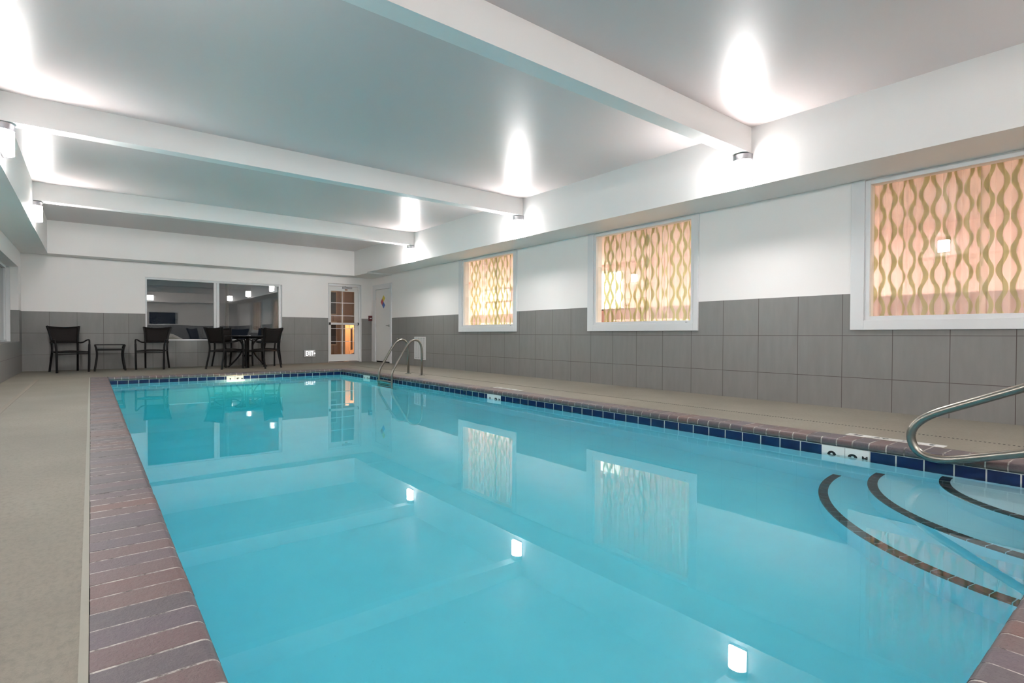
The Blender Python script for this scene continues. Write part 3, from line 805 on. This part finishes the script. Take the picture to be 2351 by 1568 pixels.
# ================================================================== LOBBY BEHIND THE RIGHT WINDOWS
lx0, lx1, ly0, ly1, lz = XR+.15, 10.0, -2.5, 12.35, 2.5
struct(MB().box(lx0, lx1+.1, ly0-.1, ly1+.1+2, -.1, 0), 'floor_lobby', 'lobby_floor')
struct(MB().box(lx0, lx1+.1, ly0-.1, ly1+2.1, lz, lz+.1), 'ceiling_lobby', 'lobby_white')
lw = MB(); lw.box(lx1, lx1+.1, ly0, ly1+2.0, 0, lz); lw.box(lx0, lx1, ly0-.1, ly0, 0, lz); lw.box(lx0, lx1, ly1+2.0, ly1+2.1, 0, lz)
struct(lw, 'wall_lobby', 'lobby_wall_paint')
struct(MB().box(lx1-.03, lx1, ly0, ly1+2.0, 0, 1.42), 'wainscot_lobby', 'lobby_brown')
LL = ['glowing square ceiling light at the far end of the lobby', 'glowing square lobby ceiling light between the smallest and middle windows', 'glowing square lobby ceiling light between the middle and largest windows', 'glowing square ceiling light at the near end of the lobby']
for (yy, lb) in zip((13.2, 9.3, 4.3, -.9), LL):
    e = empty('lobby_ceiling_light', (8.5, yy, lz)); tag(e, lb, 'ceiling light', 'lobby ceiling lights')
    MB().box(-.31, .31, -.31, .31, -.02, 0).build('frame', 'lobby_white', e); MB().box(-.28, .28, -.28, .28, -.025, -.02).build('diffuser', 'lobby_light', e)
bw = empty('lobby_blind', (lx1, 8.55, 1.85)); tag(bw, 'bright pale window blind in the lobby behind the left half of the middle window', 'blind')
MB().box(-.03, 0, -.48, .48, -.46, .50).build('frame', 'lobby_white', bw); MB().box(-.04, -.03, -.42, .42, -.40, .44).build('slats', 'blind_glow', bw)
def picture(y, z, w, h, lab):
    e = empty('framed_picture', (lx1, y, z)); tag(e, lab, 'picture'); MB().box(-.03, 0, -w/2, w/2, -h/2, h/2).build('frame', 'lobby_brown', e); MB().box(-.034, -.03, -w/2+.04, w/2-.04, -h/2+.04, h/2-.04).build('print', 'lobby_white', e)
picture(12.9, 2.0, 1.3, .42, 'pale framed picture on the coral lobby wall behind the smallest window')
def counter(y0, y1, lab):
    e = empty('lobby_counter', (9.4, (y0+y1)/2, 0)); h = (y1-y0)/2; tag(e, lab, 'counter')
    MB().box(-.3, .3, -h, h, 0, 1.08).build('body', 'lobby_brown', e, .01); MB().box(-.34, .34, -h-.03, h+.03, 1.08, 1.12).build('worktop', 'lobby_white', e, .006)
counter(10.6, 12.6, 'brown lobby counter with pale worktop behind the smallest window')
counter(6.2, 7.6, 'brown lobby counter with pale worktop behind the middle window')
# curtains: two pleated sheer panels behind each pane
def curtain_mesh(y0, y1, z0, z1, x, seed, full=1.7):
    rnd = random.Random(seed); n = 150; mz = 2; mb = MB(); uv = []
    ph = rnd.uniform(0, 6); u = rnd.uniform(0, .3)
    pts = []; prev = None; L = y1-y0
    for i in range(n+1):
        t = i/n; y = y0+L*t
        xx = x+.017*math.sin(2*PI*y/.105+ph+.8*math.sin(y*9))+.010*math.sin(2*PI*y/.31+ph*2)
        yy = y+.008*math.sin(4*PI*y/.105+ph)
        if prev: u += math.hypot(xx-prev[0], yy-prev[1])
        prev = (xx, yy); pts.append((xx, yy, u))
    for jz in range(mz+1):
        for (a, b, c) in pts: mb.v.append((a, b, z0+(z1-z0)*jz/mz)); uv.append((c, z0+(z1-z0)*jz/mz))
    for jz in range(mz):
        for i in range(n):
            a = jz*(n+1)+i; mb.f.append([a, a+1, a+n+2, a+n+1]); mb.mi.append(0); mb.sm.append(True)
    mb.uv = uv; return mb
CL = [('smallest window', (8.0, 8.77, 9.79)), ('middle window', (4.1, 5.0, 5.90)), ('largest window', (.15, 1.2, 2.3))]
for k, (nm, (a, g_, b)) in enumerate(CL):
    for q_, (y0, y1, side) in enumerate(((a, g_+.03, 'right'), (g_-.02, b, 'left'))):
        o = curtain_mesh(y0, y1, .55, 2.46, XR+.20+.035*q_, k*2+q_).build('sheer_curtain', 'curtain')
        tag(o, 'sheer curtain with olive wavy stripes, %s panel behind the %s' % (side, nm), 'curtain', 'sheer wavy curtains')

# ================================================================== OUTSIDE, AT NIGHT
struct(MB().box(-14, 16, YB+.16, 34, -.35, -.18), 'ground_outside', 'mulch')
struct(MB().box(-10, 4.2, 15.9, 30, -.18, -.12), 'driveway', 'asphalt')
bd = empty('house_facade', (10, 20.6, 0)); tag(bd, 'brown panelled house wall seen through the glass door', 'building')
MB().box(-3.2, 4, 0, .3, -.18, 3.4).build('wall', 'siding', bd)
MB().box(-2.05, -1.90, -.04, 0, -.18, 3.4).build('corner_board', 'roof_trim', bd)
for z in (.35, 1.55):
    f_ = MB().box(-2.65, -2.2, -.05, 0, z, z+.95).build('window', 'roof_trim', bd); MB().box(-2.60, -2.25, -.06, -.05, z+.05, z+.9).build('pane', 'car_dark', f_)
ps = empty('porch_railing', (6.17, 15.5, -.18)); tag(ps, 'pale porch post and sloping railing lit orange outside the glass door', 'railing')
MB().box(-.062, .062, -.06, .06, 0, 1.30).build('post', 'timber_white', ps, .006)
sl = lambda z0, z1: MB().prism([(.09, z0), (.62, z0+.19), (.62, z0+.19+z1), (.09, z0+z1)], 'y', -.03, .03)
sl(1.14, .09).build('top_rail', 'timber_white', ps); sl(.36, .10).build('bottom_rail', 'timber_white', ps)
for i, x_ in enumerate((.105, .215, .325, .435, .545)):
    k = (x_-.09)/.53*.19; MB().box(x_-.018, x_+.018, -.02, .02, .42+k, 1.18+k).build('baluster', 'timber_white', ps)
pl = empty('porch_lamp', (6.72, 15.1, 1.75)); tag(pl, 'warm porch lamp outside the glass door', 'lamp')
MB().lathe([(0, 0), (.06, .0), (.07, .12), (0, .14)], (0, 0, 0), 16).build('lens', 'porch_light', pl); MB().lathe([(0, .14), (.09, .14), (.03, .2), (0, .2)], (0, 0, 0), 16).build('cap', 'black_plastic', pl)
MB().box(.0, .5, -.02, .02, .19, .22).build('arm', 'black_plastic', pl)
MB().box(.5, .56, -.04, .04, -1.93, .3).build('post', 'timber_white', pl)
# parked car outside the back window
ca = empty('parked_car', (.2, 18.0, -.12)); tag(ca, 'silver car parked outside, its bonnet and headlight showing through the window', 'car')
prof = [(-2.3, .35), (-2.3, .75), (-2.15, .98), (-1.7, 1.02), (-1.1, 1.42), (-.1, 1.46), (.75, 1.06), (1.15, .99), (1.62, .90), (1.86, .76), (1.93, .55), (1.93, .32), (1.6, .26), (-2.1, .26)]
MB().prism(prof, 'y', -.88, .88).build('body', 'silver_paint', ca, .05)
gw = MB(); 
for s in (-1, 1): gw.prism([(-1.6, 1.03), (-1.07, 1.37), (-.12, 1.40), (.55, 1.06)], 'y', s*.86, s*.885)
gw.build('side_windows', 'car_dark', ca)
for s in (-1, 1):
    MB().prism([(1.35, .78), (1.62, .83), (1.87, .70), (1.90, .62), (1.62, .66)], 'y', s*.62, s*.895).build('headlight', 'headlamp', ca, .01)
MB().box(1.90, 1.945, -.55, .55, .42, .66).build('grille', 'car_dark', ca)
for x_ in (-1.45, 1.3):
    for s in (-1, 1):
        wl_ = MB().lathe([(0, -.1), (.30, -.1), (.32, -.07), (.32, .07), (.30, .1), (0, .1)], (x_, s*.82, .32), 28, axis='y').build('wheel', 'car_dark', ca)
        MB().lathe([(0, -.006), (.19, -.006), (.19, .006), (0, .006)], (x_, s*.925, .32), 20, axis='y').build('hubcap', 'silver_paint', wl_)
sl_ = empty('street_lamp', (3.2, 17.2, -.18)); tag(sl_, 'tall street lamp on the driveway outside the back window', 'street lamp')
MB().tube([(0, 0, 0), (0, 0, 4.6), (-.1, 0, 4.9), (-.5, 0, 5.0)], .05, 10).build('pole', 'black_plastic', sl_); MB().box(-.95, -.5, -.1, .1, 4.95, 5.05).build('head', 'black_plastic', sl_)
MB().box(-.92, -.53, -.08, .08, 4.935, 4.95).build('lens', 'street_light', sl_)
